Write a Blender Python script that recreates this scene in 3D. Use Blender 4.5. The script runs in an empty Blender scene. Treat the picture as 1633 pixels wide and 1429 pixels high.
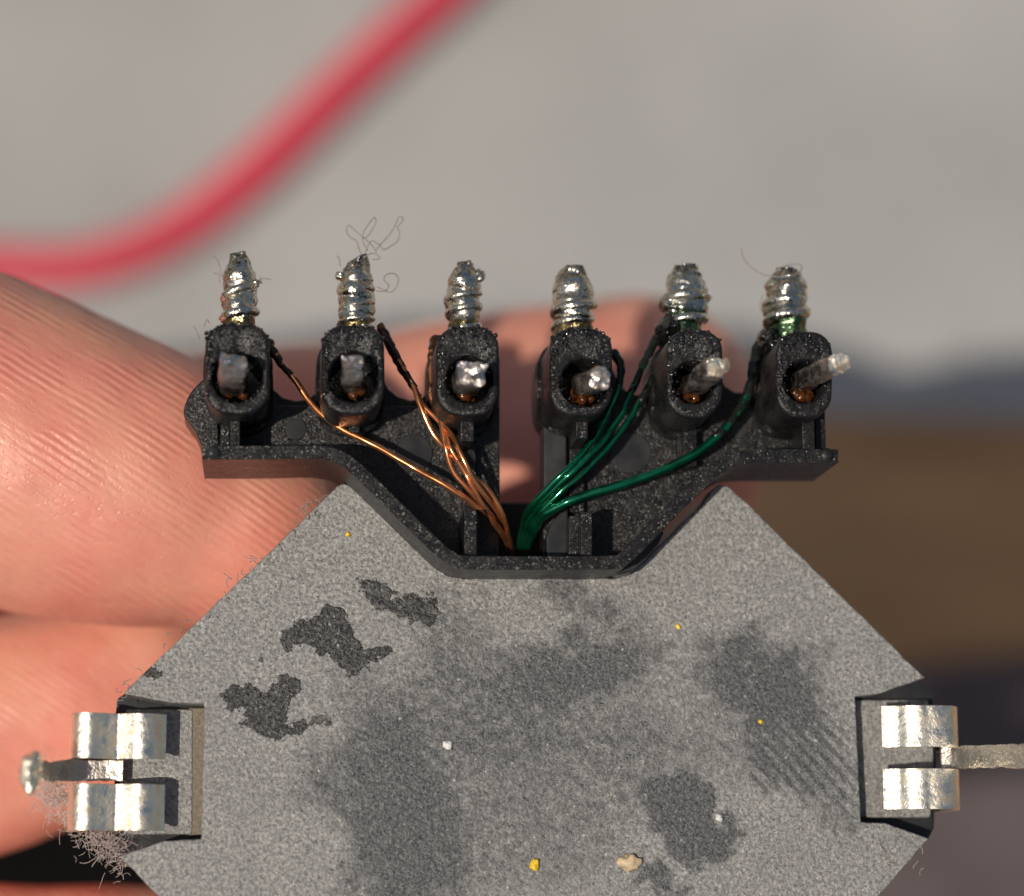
import bpy, bmesh, math, random
from mathutils import Vector, Matrix, noise

random.seed(7)
# ------------------------------------------------------------------ units
# Lengths below are written in "u": 35.4 u = 1 mm (5.08 mm terminal pitch = 180 u).
# z = 0 is the front face of the ferrite core, +z points up towards the camera.
K = 1.0 / 35400.0
sc = bpy.context.scene
col = sc.collection

# ------------------------------------------------------------------ camera
D = 4050.0
CAM = Vector((-386.0, -686.0, math.sqrt(D * D - 386.0 ** 2 - 686.0 ** 2)))
FWD = (-CAM).normalized()
RIGHT = FWD.cross(Vector((0, 1, 0))).normalized()
UP = RIGHT.cross(FWD).normalized()
cam_data = bpy.data.cameras.new("camera")
cam = bpy.data.objects.new("camera", cam_data)
col.objects.link(cam)
rot = Matrix((RIGHT, UP, -FWD)).transposed()
cam.matrix_world = Matrix.Translation(CAM * K) @ rot.to_4x4()
cam_data.sensor_fit = 'HORIZONTAL'
cam_data.sensor_width = 36.0
cam_data.lens = 36.0 * D / 1633.0
cam_data.clip_start = 0.005
cam_data.clip_end = 50.0
cam_data.dof.use_dof = True
cam_data.dof.focus_distance = (D - 75.0) * K
cam_data.dof.aperture_fstop = cam_data.lens * 1e-3 / (135.0 * K)   # ~4 mm aperture
cam_data.dof.aperture_blades = 0
sc.camera = cam

# ------------------------------------------------------------------ sky and sun
SUN_EL = 63.5
AZ = math.radians(23.5)          # the sun stands left of the transformer, slightly towards the viewer
w = bpy.data.worlds.new("World")
sc.world = w
w.use_nodes = True
nt = w.node_tree
bg = nt.nodes["Background"]
sky = nt.nodes.new("ShaderNodeTexSky")
sky.sky_type = 'NISHITA'
sky.sun_disc = False
sky.sun_elevation = math.radians(SUN_EL)
sky.sun_rotation = math.radians(270) - AZ
sky.dust_density = 3.0
sky.ozone_density = 0.0
sky.air_density = 1.3
nt.links.new(sky.outputs[0], bg.inputs[0])
bg.inputs[1].default_value = 0.058
sd = bpy.data.lights.new("sun", 'SUN')
sd.energy = 3.6
sd.angle = math.radians(0.5)
sd.color = (1.0, 0.90, 0.775)
sun = bpy.data.objects.new("sun", sd)
col.objects.link(sun)
el = math.radians(SUN_EL)
sdir = Vector((-math.cos(el) * math.cos(AZ), -math.cos(el) * math.sin(AZ), math.sin(el)))
sun.rotation_euler = sdir.to_track_quat('Z', 'Y').to_euler()
sun.location = sdir * 0.5

sc.view_settings.view_transform = 'Standard'
sc.view_settings.look = 'None'
sc.view_settings.exposure = -0.1
sc.view_settings.gamma = 1.0
sc.view_settings.use_curve_mapping = False


def V(px, py, z):
    """world point (u) at height z that the photograph shows at column px, row py"""
    d = FWD * D + RIGHT * (px - 816.5) + UP * (714.5 - py)
    t = (z - CAM.z) / d.z
    return CAM + d * t


# ------------------------------------------------------------------ materials
def ns(u):
    return 1.0 / (u * K)


class NT:
    def __init__(self, name):
        self.m = bpy.data.materials.new(name)
        self.m.use_nodes = True
        self.t = self.m.node_tree
        self.b = self.t.nodes["Principled BSDF"]
        self._co = None

    def n(self, typ, **kw):
        nd = self.t.nodes.new(typ)
        for k, v in kw.items():
            setattr(nd, k, v)
        return nd

    def l(self, a, b):
        self.t.links.new(a, b)

    def co(self):
        if self._co is None:
            self._co = self.n("ShaderNodeTexCoord").outputs["Object"]
        return self._co

    def noise(self, size, detail=2.0, rough=0.5, vec=None):
        nd = self.n("ShaderNodeTexNoise")
        nd.inputs["Scale"].default_value = ns(size)
        nd.inputs["Detail"].default_value = detail
        nd.inputs["Roughness"].default_value = rough
        self.l(vec or self.co(), nd.inputs["Vector"])
        return nd

    def voro(self, size, feature='F1'):
        nd = self.n("ShaderNodeTexVoronoi", feature=feature)
        nd.inputs["Scale"].default_value = ns(size)
        self.l(self.co(), nd.inputs["Vector"])
        return nd

    def rng(self, sock, a, b, c, d, smooth=False):
        nd = self.n("ShaderNodeMapRange")
        if smooth:
            nd.interpolation_type = 'SMOOTHSTEP'
        for i, v in zip((1, 2, 3, 4), (a, b, c, d)):
            nd.inputs[i].default_value = v
        self.l(sock, nd.inputs[0])
        return nd.outputs[0]

    def math(self, op, a, b=None, c=None):
        nd = self.n("ShaderNodeMath", operation=op)
        for i, s in enumerate((a, b, c)):
            if s is None:
                continue
            if isinstance(s, (int, float)):
                nd.inputs[i].default_value = s
            else:
                self.l(s, nd.inputs[i])
        return nd.outputs[0]

    def mix(self, fac, a, b, blend='MIX'):
        nd = self.n("ShaderNodeMix", data_type='RGBA', blend_type=blend)
        for idx, s in ((0, fac), (6, a), (7, b)):
            if isinstance(s, (int, float)):
                nd.inputs[idx].default_value = s
            elif isinstance(s, tuple):
                nd.inputs[idx].default_value = (*s, 1.0)
            else:
                self.l(s, nd.inputs[idx])
        return nd.outputs[2]

    def set(self, **kw):
        for k, v in kw.items():
            s = self.b.inputs[k.replace("_", " ")]
            if isinstance(v, tuple):
                s.default_value = (*v, 1.0) if len(s.default_value) == 4 else v
            elif isinstance(v, (int, float)):
                s.default_value = v
            else:
                self.l(v, s)

    def flakes(self, size, amt, normal, share=1.0):
        vo = self.voro(size)
        sub = self.n("ShaderNodeVectorMath", operation='SUBTRACT')
        self.l(vo.outputs["Color"], sub.inputs[0])
        sub.inputs[1].default_value = (0.5, 0.5, 0.5)
        scl = self.n("ShaderNodeVectorMath", operation='SCALE')
        self.l(sub.outputs[0], scl.inputs[0])
        if share < 1.0:
            sp = self.n("ShaderNodeSeparateColor")
            v2 = self.voro(size * 1.03)
            self.l(v2.outputs["Color"], sp.inputs[0])
            self.l(self.math('MULTIPLY', self.rng(sp.outputs[2], 1 - share, 1 - share + 0.05, 0, 1), amt), scl.inputs[3])
        else:
            scl.inputs[3].default_value = amt
        ad = self.n("ShaderNodeVectorMath", operation='ADD')
        self.l(normal, ad.inputs[0])
        self.l(scl.outputs[0], ad.inputs[1])
        nm = self.n("ShaderNodeVectorMath", operation='NORMALIZE')
        self.l(ad.outputs[0], nm.inputs[0])
        self.l(nm.outputs[0], self.b.inputs["Normal"])

    def bump(self, h, dist, strength=1.0, prev=None):
        nd = self.n("ShaderNodeBump")
        nd.inputs["Strength"].default_value = strength
        nd.inputs["Distance"].default_value = dist * K
        self.l(h, nd.inputs["Height"])
        if prev is not None:
            self.l(prev, nd.inputs["Normal"])
        self.l(nd.outputs[0], self.b.inputs["Normal"])
        return nd.outputs[0]


M = {}


def ferrite():
    t = NT("ferrite")
    g = t.noise(6.0, 3.0, 0.65)
    g2 = t.noise(16.0, 2.0, 0.6)
    big = t.noise(170.0, 4.0, 0.6)
    basec = t.mix(t.rng(g.outputs[0], 0.36, 0.66, 0, 1), (0.125, 0.125, 0.122), (0.385, 0.38, 0.36))
    basec = t.mix(t.rng(g2.outputs[0], 0.35, 0.7, 0.0, 0.4), basec, (0.16, 0.16, 0.158))
    basec = t.mix(t.rng(big.outputs[0], 0.40, 0.72, 0.0, 0.45), basec, (0.16, 0.155, 0.155))
    # pale specks painted in for the sparkle of the grains
    vo = t.voro(7.0)
    rv = t.n("ShaderNodeSeparateColor")
    t.l(vo.outputs["Color"], rv.inputs[0])
    spark = t.math('MULTIPLY', t.rng(rv.outputs[0], 0.95, 0.99, 0, 1), t.rng(vo.outputs["Distance"], 0.15, 0.4, 1, 0))
    # distorted coordinates for stains
    dn = t.noise(26.0, 4.0, 0.65)
    dv = t.n("ShaderNodeVectorMath", operation='SUBTRACT')
    t.l(dn.outputs["Color"], dv.inputs[0])
    dv.inputs[1].default_value = (0.5, 0.5, 0.5)
    ds = t.n("ShaderNodeVectorMath", operation='SCALE')
    t.l(dv.outputs[0], ds.inputs[0])
    ds.inputs[3].default_value = 62 * K
    da = t.n("ShaderNodeVectorMath", operation='ADD')
    t.l(t.co(), da.inputs[0])
    t.l(ds.outputs[0], da.inputs[1])

    dn2 = t.noise(95.0, 5.0, 0.62)
    dv2 = t.n("ShaderNodeVectorMath", operation='SUBTRACT')
    t.l(dn2.outputs["Color"], dv2.inputs[0])
    dv2.inputs[1].default_value = (0.5, 0.5, 0.5)
    ds2 = t.n("ShaderNodeVectorMath", operation='SCALE')
    t.l(dv2.outputs[0], ds2.inputs[0])
    ds2.inputs[3].default_value = 190 * K
    da2 = t.n("ShaderNodeVectorMath", operation='ADD')
    t.l(t.co(), da2.inputs[0])
    t.l(ds2.outputs[0], da2.inputs[1])

    def blobs(lst, vec, add=False):
        acc = None
        for (cx, cy, rx, ry, deg, soft, st) in lst:
            p = V(cx, cy, 0)
            mp = t.n("ShaderNodeMapping", vector_type='TEXTURE')
            mp.inputs["Location"].default_value = (p.x * K, p.y * K, 0)
            mp.inputs["Rotation"].default_value = (0, 0, math.radians(deg))
            mp.inputs["Scale"].default_value = (rx * K, ry * K, 1.0)
            t.l(vec, mp.inputs["Vector"])
            ln = t.n("ShaderNodeVectorMath", operation='LENGTH')
            t.l(mp.outputs[0], ln.inputs[0])
            v = t.rng(ln.outputs["Value"], 1 - soft, 1 + soft, st, 0.0, smooth=True)
            if acc is None:
                acc = v
            elif add:                       # smudges laid over each other
                acc = t.math('SUBTRACT', t.math('ADD', acc, v), t.math('MULTIPLY', acc, v))
            else:
                acc = t.math('MAXIMUM', acc, v)
        return acc
    soft = blobs([
        (915, 1070, 130, 50, 8, .45, .7), (690, 1140, 190, 70, -10, .6, .42), (640, 1330, 90, 150, 10, .45, .8),
        (1110, 1308, 92, 46, -35, .25, .95), (1225, 1085, 112, 76, -20, .4, .72), (1260, 1200, 140, 62, -48, .45, .45),
        (880, 1210, 250, 80, 0, .7, .40), (930, 960, 100, 36, -15, .6, .55), (1042, 1395, 30, 24, 0, .4, .7),
        (725, 1025, 70, 70, 0, .7, .45), (800, 1350, 200, 80, 0, .7, .42), (1000, 1120, 320, 110, -5, .9, .22), (560, 1230, 100, 60, 30, .7, .42)], da2.outputs[0], True)
    # wiping marks across the smudges
    wm = t.n("ShaderNodeMapping", vector_type='TEXTURE')
    wm.inputs["Rotation"].default_value = (0, 0, math.radians(-42))
    wm.inputs["Scale"].default_value = (14.0, 1.0, 1.0)
    t.l(t.co(), wm.inputs["Vector"])
    wn = t.noise(13.0, 3.0, 0.6, wm.outputs[0])
    soft = t.math('MULTIPLY', soft, t.rng(wn.outputs[0], 0.38, 0.66, 1.0, 0.8))
    soft = t.math('MULTIPLY', soft, t.rng(t.noise(24.0, 4.0, 0.7).outputs[0], 0.36, 0.7, 1.1, 0.7))
    rb = t.n("ShaderNodeTexWave", wave_type='BANDS', bands_direction='Y', wave_profile='SIN')
    rb.inputs["Scale"].default_value = 0.314 / (17.0 * K)
    rb.inputs["Distortion"].default_value = 6.0
    rb.inputs["Detail Scale"].default_value = 0.2
    rm_ = t.n("ShaderNodeMapping", vector_type='TEXTURE')
    rm_.inputs["Rotation"].default_value = (0, 0, math.radians(-44))
    t.l(t.co(), rm_.inputs["Vector"])
    t.l(rm_.outputs[0], rb.inputs["Vector"])
    prints = t.math('MULTIPLY', blobs([(1270, 1190, 120, 85, -48, .45, 1.0), (1215, 1075, 90, 55, -10, .4, .8)], da2.outputs[0]), t.rng(rb.outputs["Fac"], 0.2, 0.8, 0.25, 0.75))
    soft = t.math('MAXIMUM', soft, prints)
    # the smears break up into grains at their edges
    soft = t.math('ADD', soft, t.math('MULTIPLY', t.math('ADD', t.math('SUBTRACT', g2.outputs[0], 0.5), t.math('SUBTRACT', g.outputs[0], 0.5)), 0.75))
    soft = t.rng(soft, 0.10, 0.62, 0.0, 0.94)
    hard = blobs([
        (478, 1012, 34, 20, 10, .12, .95), (524, 1006, 36, 36, 0, .12, .97), (556, 1040, 30, 24, -20, .12, .97),
        (598, 1044, 28, 12, 10, .12, .95), (570, 1070, 22, 8, 30, .3, .7), (390, 1112, 34, 16, 5, .12, .92),
        (452, 1106, 26, 20, 30, .12, .97), (424, 1142, 34, 34, 0, .12, .97), (462, 1163, 34, 12, 10, .2, .9),
        (505, 1152, 26, 7, 15, .4, .6), (598, 942, 34, 13, -35, .2, .72), (642, 966, 42, 17, -12, .2, .78),
        (684, 978, 14, 26, 10, .3, .72), (243, 1072, 16, 9, 10, .2, .95), (470, 920, 12, 4, 0, .3, .5), (415, 1048, 6, 5, 0, .3, .6)], da.outputs[0])
    hard = t.rng(t.math('ADD', hard, t.math('MULTIPLY', t.math('SUBTRACT', g2.outputs[0], 0.5), 0.7)), 0.24, 0.80, 0.0, 0.95)
    basec = t.mix(soft, basec, t.mix(t.rng(g.outputs[0], 0.35, 0.75, 0, 1), (0.035, 0.039, 0.043), (0.115, 0.116, 0.117)))
    basec = t.mix(hard, basec, t.mix(t.rng(g.outputs[0], 0.4, 0.85, 0, 1), (0.006, 0.007, 0.007), (0.075, 0.075, 0.072)))
    basec = t.mix(t.math('MULTIPLY', spark, 0.5), basec, (0.62, 0.60, 0.56))
    t.set(Base_Color=basec, Roughness=t.rng(g.outputs[0], 0.3, 0.7, 0.5, 0.3), Metallic=0.0)
    t.b.inputs["Specular IOR Level"].default_value = 0.45
    b0 = t.bump(hard, 5.0, 0.8)
    b1 = t.bump(g2.outputs[0], 5.0, 0.35, b0)
    b2 = t.bump(g.outputs[0], 4.0, 0.6, b1)
    t.flakes(3.0, 0.7, b2, 0.5)
    return t.m


def plastic(name, basec=(0.016, 0.016, 0.017), grain=5.0, depth=3.0, r0=0.28, r1=0.55, dust=0.25, strength=0.7, flake=0.0, spec=0.28):
    t = NT(name)
    g = t.noise(grain, 3.0, 0.7)
    g2 = t.noise(grain * 5, 3.0, 0.6)
    c = t.mix(t.rng(g2.outputs[0], 0.42, 0.75, 0, dust), basec, (0.10, 0.092, 0.085))
    t.set(Base_Color=c, Roughness=t.rng(g2.outputs[0], 0.3, 0.7, r0, r1))
    b1 = t.bump(g2.outputs[0], depth * 2.0, 0.35 * strength)
    b2 = t.bump(g.outputs[0], depth, strength * 0.5, b1)
    if flake:
        t.flakes(2.4, flake, b2, 0.6)
    t.b.inputs["Specular IOR Level"].default_value = spec
    return t.m


def metal(name, basec, rough=0.22, grit=8.0, depth=1.5, dirt=(0.10, 0.085, 0.06), dirt_amt=0.5, tint=None):
    t = NT(name)
    g = t.noise(grit, 3.0, 0.6)
    g2 = t.noise(grit * 3.5, 3.0, 0.65)
    d = t.rng(g2.outputs[0], 0.5, 0.72, 0, dirt_amt)
    c = t.mix(d, basec, dirt)
    if tint:
        at = t.n("ShaderNodeAttribute", attribute_name="tint")
        c = t.mix(at.outputs["Fac"], c, tint)
        gr = t.n("ShaderNodeAttribute", attribute_name="grime")
        gm = t.math('MULTIPLY', t.math('ADD', gr.outputs["Fac"], 0.42), t.rng(t.noise(4.0, 3.0, 0.7).outputs[0], 0.42, 0.58, 0.1, 1.0))
        c = t.mix(gm, c, (0.085, 0.08, 0.068))
    t.set(Base_Color=c, Metallic=t.rng(d, 0, 1, 1.0, 0.75), Roughness=t.rng(g2.outputs[0], 0.35, 0.75, rough, rough + 0.3))
    b1 = t.bump(g2.outputs[0], depth * 2.2, 0.5)
    b2 = t.bump(g.outputs[0], depth, 0.5, b1)
    if tint:
        t.flakes(2.6, 0.5, b2, 0.45)
    return t.m


def enamel(name, basec, dark, rough=0.22):
    t = NT(name)
    g = t.noise(30.0, 3.0, 0.6)
    c = t.mix(t.rng(g.outputs[0], 0.42, 0.7, 0, 0.75), basec, dark)
    t.set(Base_Color=c, Metallic=0.85, Roughness=rough, Coat_Weight=0.6, Coat_Roughness=0.12)
    t.bump(t.noise(12.0, 2.0).outputs[0], 0.6, 0.2)
    return t.m


def simple(name, c, rough=0.5, metallic=0.0, grain=6.0, amt=0.3, depth=1.0, c2=None):
    t = NT(name)
    g = t.noise(grain, 3.0, 0.6)
    t.set(Base_Color=t.mix(t.rng(g.outputs[0], 0.35, 0.7, 0, 1), c, c2 or tuple(x * (1 - amt) for x in c)), Roughness=rough, Metallic=metallic)
    t.bump(g.outputs[0], depth, 0.5)
    return t.m


def skin():
    t = NT("skin")
    mott = t.noise(190.0, 3.0, 0.55)
    fine = t.noise(13.0, 3.0, 0.6)
    # fine papillary ridges that run obliquely over the finger pads
    mp = t.n("ShaderNodeMapping", vector_type='TEXTURE')
    mp.inputs["Rotation"].default_value = (0, 0, math.radians(-31))
    t.l(t.co(), mp.inputs["Vector"])
    wave = t.n("ShaderNodeTexWave", wave_type='BANDS', bands_direction='Y', wave_profile='SIN')
    wave.inputs["Scale"].default_value = 0.314 / (12.5 * K)
    wave.inputs["Distortion"].default_value = 7.0
    wave.inputs["Detail"].default_value = 3.0
    wave.inputs["Detail Scale"].default_value = 0.10
    wave.inputs["Detail Roughness"].default_value = 0.62
    t.l(mp.outputs[0], wave.inputs["Vector"])
    mp2 = t.n("ShaderNodeMapping", vector_type='TEXTURE')
    mp2.inputs["Rotation"].default_value = (0, 0, math.radians(-40))
    mp2.inputs["Scale"].default_value = (4.0, 1.0, 2.0)
    t.l(t.co(), mp2.inputs["Vector"])
    ridges = t.noise(26.0, 3.0, 0.6, mp2.outputs[0])
    gate = t.rng(t.noise(75.0, 2.0).outputs[0], 0.40, 0.60, 0.1, 1.0)
    rid = t.rng(ridges.outputs[0], 0.33, 0.62, 0, 1)
    c = t.mix(t.rng(mott.outputs[0], 0.35, 0.68, 0, 1), (0.69, 0.32, 0.225), (0.67, 0.235, 0.18))
    c = t.mix(t.rng(rid, 0.0, 0.35, 0.10, 0.0), c, (0.36, 0.13, 0.09))
    c = t.mix(t.rng(fine.outputs[0], 0.6, 0.85, 0.0, 0.25), c, (0.66, 0.38, 0.29))
    t.set(Base_Color=c, Roughness=t.rng(fine.outputs[0], 0.3, 0.7, 0.34, 0.52), Subsurface_Weight=0.35, Subsurface_Scale=0.0011)
    t.b.inputs["Subsurface Radius"].default_value = (1.0, 0.35, 0.2)
    t.b.inputs["Specular IOR Level"].default_value = 0.45
    h = t.math('ADD', t.math('MULTIPLY', t.math('MULTIPLY', wave.outputs["Fac"], gate), 0.6), t.math('MULTIPLY', rid, 0.4))
    b1 = t.bump(h, 3.0, 0.7)
    b2 = t.bump(fine.outputs[0], 1.6, 0.35, b1)
    pores = t.voro(9.0)
    t.bump(t.rng(pores.outputs["Distance"], 0.0, 0.35, 0.0, 1.0), 1.4, 0.4, b2)
    return t.m


def wood():
    t = NT("wood")
    mp = t.n("ShaderNodeMapping")
    mp.inputs["Scale"].default_value = (0.12, 1, 1)
    t.l(t.co(), mp.inputs["Vector"])
    g = t.noise(120.0, 4.0, 0.6, mp.outputs[0])
    t.set(Base_Color=t.mix(t.rng(g.outputs[0], 0.3, 0.7, 0, 1), (0.34, 0.175, 0.066), (0.52, 0.29, 0.12)), Roughness=0.5)
    t.bump(g.outputs[0], 5, 0.3)
    return t.m


M['ferrite'] = ferrite()
M['plastic'] = plastic("black_plastic", (0.0085, 0.0085, 0.0095), 4.6, 2.8, 0.25, 0.37, 0.16, 0.8, 0.5, 0.32)
M['plastic_rim'] = plastic("black_plastic_rim", (0.010, 0.010, 0.0108), 4.6, 2.0, 0.26, 0.38, 0.16, 0.65, 0.42, 0.26)
M['plastic_smooth'] = plastic("smooth_plastic", (0.018, 0.0195, 0.022), 9.0, 1.2, 0.26, 0.42, 0.2, 0.4)
M['crust'] = plastic("burnt_plastic", (0.005, 0.0045, 0.0045), 7.0, 3.0, 0.08, 0.16, 0.03, 0.6, 0.8, 0.7)
M['solder'] = metal("solder", (0.80, 0.75, 0.64), 0.14, 5.0, 0.9, (0.20, 0.17, 0.11), 0.7, (0.17, 0.12, 0.025))
M['solder_green'] = metal("solder_green", (0.76, 0.74, 0.65), 0.14, 5.0, 0.9, (0.16, 0.16, 0.10), 0.7, (0.015, 0.10, 0.02))
M['cut_metal'] = metal("cut_lead", (0.88, 0.80, 0.75), 0.22, 6.0, 2.0, (0.14, 0.085, 0.055), 0.8, (0.13, 0.07, 0.038))
M['clip'] = metal("spring_steel", (1.0, 0.93, 0.78), 0.30, 7.0, 2.2, (0.50, 0.39, 0.25), 0.85)
M['earth'] = metal("rough_tin", (0.62, 0.58, 0.52), 0.36, 7.0, 4.0, (0.2, 0.17, 0.14), 0.6)
M['copper'] = enamel("copper_enamel", (0.82, 0.33, 0.13), (0.32, 0.10, 0.03), 0.18)
M['green'] = enamel("green_enamel", (0.004, 0.22, 0.10), (0.001, 0.035, 0.018), 0.10)
M['burnt_copper'] = simple("burnt_copper", (0.06, 0.025, 0.012), 0.35, 0.3, 8, 0.6, 3)
M['burnt_green'] = simple("burnt_green", (0.012, 0.016, 0.012), 0.3, 0.2, 8, 0.5, 3)
M['rosin'] = NT("rosin").m
_r = M['rosin'].node_tree.nodes["Principled BSDF"]
_r.inputs["Base Color"].default_value = (0.10, 0.032, 0.008, 1)
_r.inputs["Roughness"].default_value = 0.12
_r.inputs["Transmission Weight"].default_value = 0.35
M['skin'] = skin()
M['wood'] = wood()
M['mat'] = simple("grey_mat", (0.345, 0.346, 0.338), 0.75, 0, 1900, 0.25, 2)
M['cloth'] = simple("dark_cloth", (0.10, 0.078, 0.08), 0.9, 0, 300, 0.3, 4)
M['black'] = simple("gap_shade", (0.004, 0.0035, 0.0035), 0.95, 0, 300, 0.3, 4)  # near-black colour stands in for shade between the fingers
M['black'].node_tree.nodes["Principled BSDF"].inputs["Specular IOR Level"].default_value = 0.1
M['cable'] = simple("red_rubber", (0.62, 0.05, 0.085), 0.45, 0, 300, 0.12, 1)
M['lint'] = simple("lint", (0.30, 0.27, 0.25), 0.8, 0, 8, 0.3, 0.1)
M['lint_pink'] = simple("lint_pink", (0.58, 0.48, 0.45), 0.9, 0, 8, 0.4, 0.1)
M['yellow'] = simple("yellow_speck", (0.85, 0.55, 0.03), 0.4, 0, 8, 0.2, 0.5)
M['tan'] = simple("tan_chip", (0.62, 0.48, 0.30), 0.6, 0, 8, 0.4, 2)
M['dirt'] = simple("brown_dirt", (0.20, 0.165, 0.12), 0.7, 0, 6, 0.5, 2)
M['white'] = simple("white_crumb", (0.72, 0.70, 0.66), 0.6, 0, 6, 0.2, 1)
M['dark'] = simple("dark_tape", (0.012, 0.010, 0.009), 0.6, 0, 9, 0.4, 1)


# ------------------------------------------------------------------ mesh helpers (u -> metres in obj())
def obj(name, vf, mat, parent=None, smooth=False, bevel=0.0, segs=2, tint=None, sharp=None, grime=None):
    verts, faces = vf
    me = bpy.data.meshes.new(name)
    me.from_pydata([tuple(Vector(v) * K) for v in verts], [], faces)
    bm = bmesh.new()
    bm.from_mesh(me)
    bmesh.ops.recalc_face_normals(bm, faces=bm.faces)
    bm.to_mesh(me)
    bm.free()
    me.materials.append(M[mat])
    if smooth:
        me.polygons.foreach_set("use_smooth", [True] * len(me.polygons))
    if sharp:
        me.set_sharp_from_angle(angle=math.radians(sharp))
    if grime is not None:
        a = me.attributes.new("grime", 'FLOAT', 'POINT')
        a.data.foreach_set("value", grime)
    if tint is not None:
        a = me.attributes.new("tint", 'FLOAT', 'POINT')
        a.data.foreach_set("value", tint)
    o = bpy.data.objects.new(name, me)
    col.objects.link(o)
    if parent is not None:
        o.parent = parent
        if parent.location.length > 0 and parent.type == 'EMPTY':
            o.matrix_parent_inverse = Matrix.Translation(-parent.location)
    if bevel:
        b = o.modifiers.new("bevel", 'BEVEL')
        b.width = bevel * K
        b.segments = segs
        b.harden_normals = True
        me.polygons.foreach_set("use_smooth", [True] * len(me.polygons))
        b.limit_method = 'ANGLE'
        b.angle_limit = math.radians(35)
    return o


def tag(o, label=None, category=None, group=None, kind=None):
    for k, v in (("label", label), ("category", category), ("group", group), ("kind", kind)):
        if v:
            o[k] = v
    return o


def empty(name, p):
    o = bpy.data.objects.new(name, None)
    o.empty_display_size = 0.002
    o.location = Vector(p) * K
    col.objects.link(o)
    return o


def join(*parts):
    vs, fs = [], []
    for v, f in parts:
        n = len(vs)
        vs += list(v)
        fs += [tuple(i + n for i in q) for q in f]
    return vs, fs


def prism(pts, z0, z1):
    """pts: photo outline of the top face at height z1, extruded straight down to z0"""
    top = [V(x, y, z1) for x, y in pts]
    return prism_w(top, z0, z1)


def prism_w(top, z0, z1):
    n = len(top)
    vs = [Vector((p.x, p.y, z1)) for p in top] + [Vector((p.x, p.y, z0)) for p in top]
    fs = [tuple(range(n)), tuple(range(2 * n - 1, n - 1, -1))]
    fs += [(i, i + n, (i + 1) % n + n, (i + 1) % n) for i in range(n)]
    return vs, fs


def catmull(pts, per=8):
    pts = [Vector(p) for p in pts]
    if len(pts) < 3:
        return pts
    out = []
    P = [pts[0] * 2 - pts[1]] + pts + [pts[-1] * 2 - pts[-2]]
    for i in range(1, len(P) - 2):
        a, b, c, d = P[i - 1:i + 3]
        for k in range(per):
            t = k / per
            out.append(0.5 * ((2 * b) + (c - a) * t + (2 * a - 5 * b + 4 * c - d) * t * t + (3 * b - a - 3 * c + d) * t ** 3))
    out.append(pts[-1])
    return out


def lerp_list(vals, t):
    f = t * (len(vals) - 1)
    i = min(int(f), len(vals) - 2)
    return vals[i] + (vals[i + 1] - vals[i]) * (f - i)


def tube(pts, radii, sides=10, per=8, wob=0.0, wsize=20.0, twist=0.0, round_end=False, square=False):
    path = catmull(pts, per)
    n = len(path)
    if isinstance(radii, (int, float)):
        radii = [radii, radii]
    vs, fs = [], []
    nrm = None
    for i, p in enumerate(path):
        tg = (path[min(i + 1, n - 1)] - path[max(i - 1, 0)]).normalized()
        if nrm is None:
            nrm = tg.orthogonal().normalized()
            if abs(tg.x) < 0.9:
                nrm = (Vector((1, 0, 0)) - tg * tg.x).normalized()
        else:
            nrm = (nrm - tg * nrm.dot(tg)).normalized()
        bn = tg.cross(nrm)
        t = i / (n - 1)
        r = lerp_list(radii, t)
        for k in range(sides):
            a = 2 * math.pi * (k + (0.5 if square else 0)) / sides + twist * t
            rr = r * (1.414 if square else 1)
            v = p + (nrm * math.cos(a) + bn * math.sin(a)) * rr
            if wob:
                v += noise.noise_vector(v / wsize) * wob
            vs.append(v)
    for i in range(n - 1):
        for k in range(sides):
            a, b = i * sides + k, i * sides + (k + 1) % sides
            fs.append((a, b, b + sides, a + sides))
    c0, c1 = len(vs), len(vs) + 1
    vs += [path[0], path[-1]]
    for k in range(sides):
        fs.append((c0, (k + 1) % sides, k))
        fs.append((c1, (n - 1) * sides + k, (n - 1) * sides + (k + 1) % sides))
    return vs, fs


LEAD_TINT = []


def lead(pts, radii, seed):
    """square-section lead, edges worn round, ragged shear-cut end"""
    path = catmull(pts, 10)
    n, S = len(path), 24
    vs, fs = [], []
    for i, p in enumerate(path):
        tg = (path[min(i + 1, n - 1)] - path[max(i - 1, 0)]).normalized()
        nr = (Vector((1, 0, 0)) - tg * tg.x).normalized()
        bn = tg.cross(nr)
        r = lerp_list(radii, i / (n - 1))
        for k in range(S):
            a = 2 * math.pi * k / S
            c, s_ = math.cos(a), math.sin(a)
            q = (abs(c) ** 8 + abs(s_) ** 8) ** (-0.125)
            v = p + (nr * c + bn * s_ * 0.9) * r * q
            o_ = Vector((seed * 5.7, 0, 0))
            v += noise.noise_vector(v / 30.0 + o_) * 4.0 + noise.noise_vector(v / 9.0 + o_) * 1.0
            if i > n - 6:
                v += tg * (noise.noise(v / 13.0 + o_) * 7.0)
            vs.append(v)
    for i in range(n - 1):
        for k in range(S):
            a, b = i * S + k, i * S + (k + 1) % S
            fs.append((a, b, b + S, a + S))
    base = (n - 1) * S
    for f_, lift in ((0.66, 2.0), (0.33, 4.0)):
        for k in range(S):
            v = path[-1].lerp(vs[(n - 1) * S + k], f_)
            vs.append(v + noise.noise_vector(v / 7.0) * 4.0)
        nb_ = len(vs) - S
        for k in range(S):
            fs.append((base + k, base + (k + 1) % S, nb_ + (k + 1) % S, nb_ + k))
        base = nb_
    fs.append(tuple(base + k for k in range(S)))
    LEAD_TINT.append([max(0.0, min(0.92, 1.25 - 2.1 * (i_ // S) / n + 0.3 * noise.noise(v_ / 12.0))) for i_, v_ in enumerate(vs)])
    return vs, fs


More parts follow.
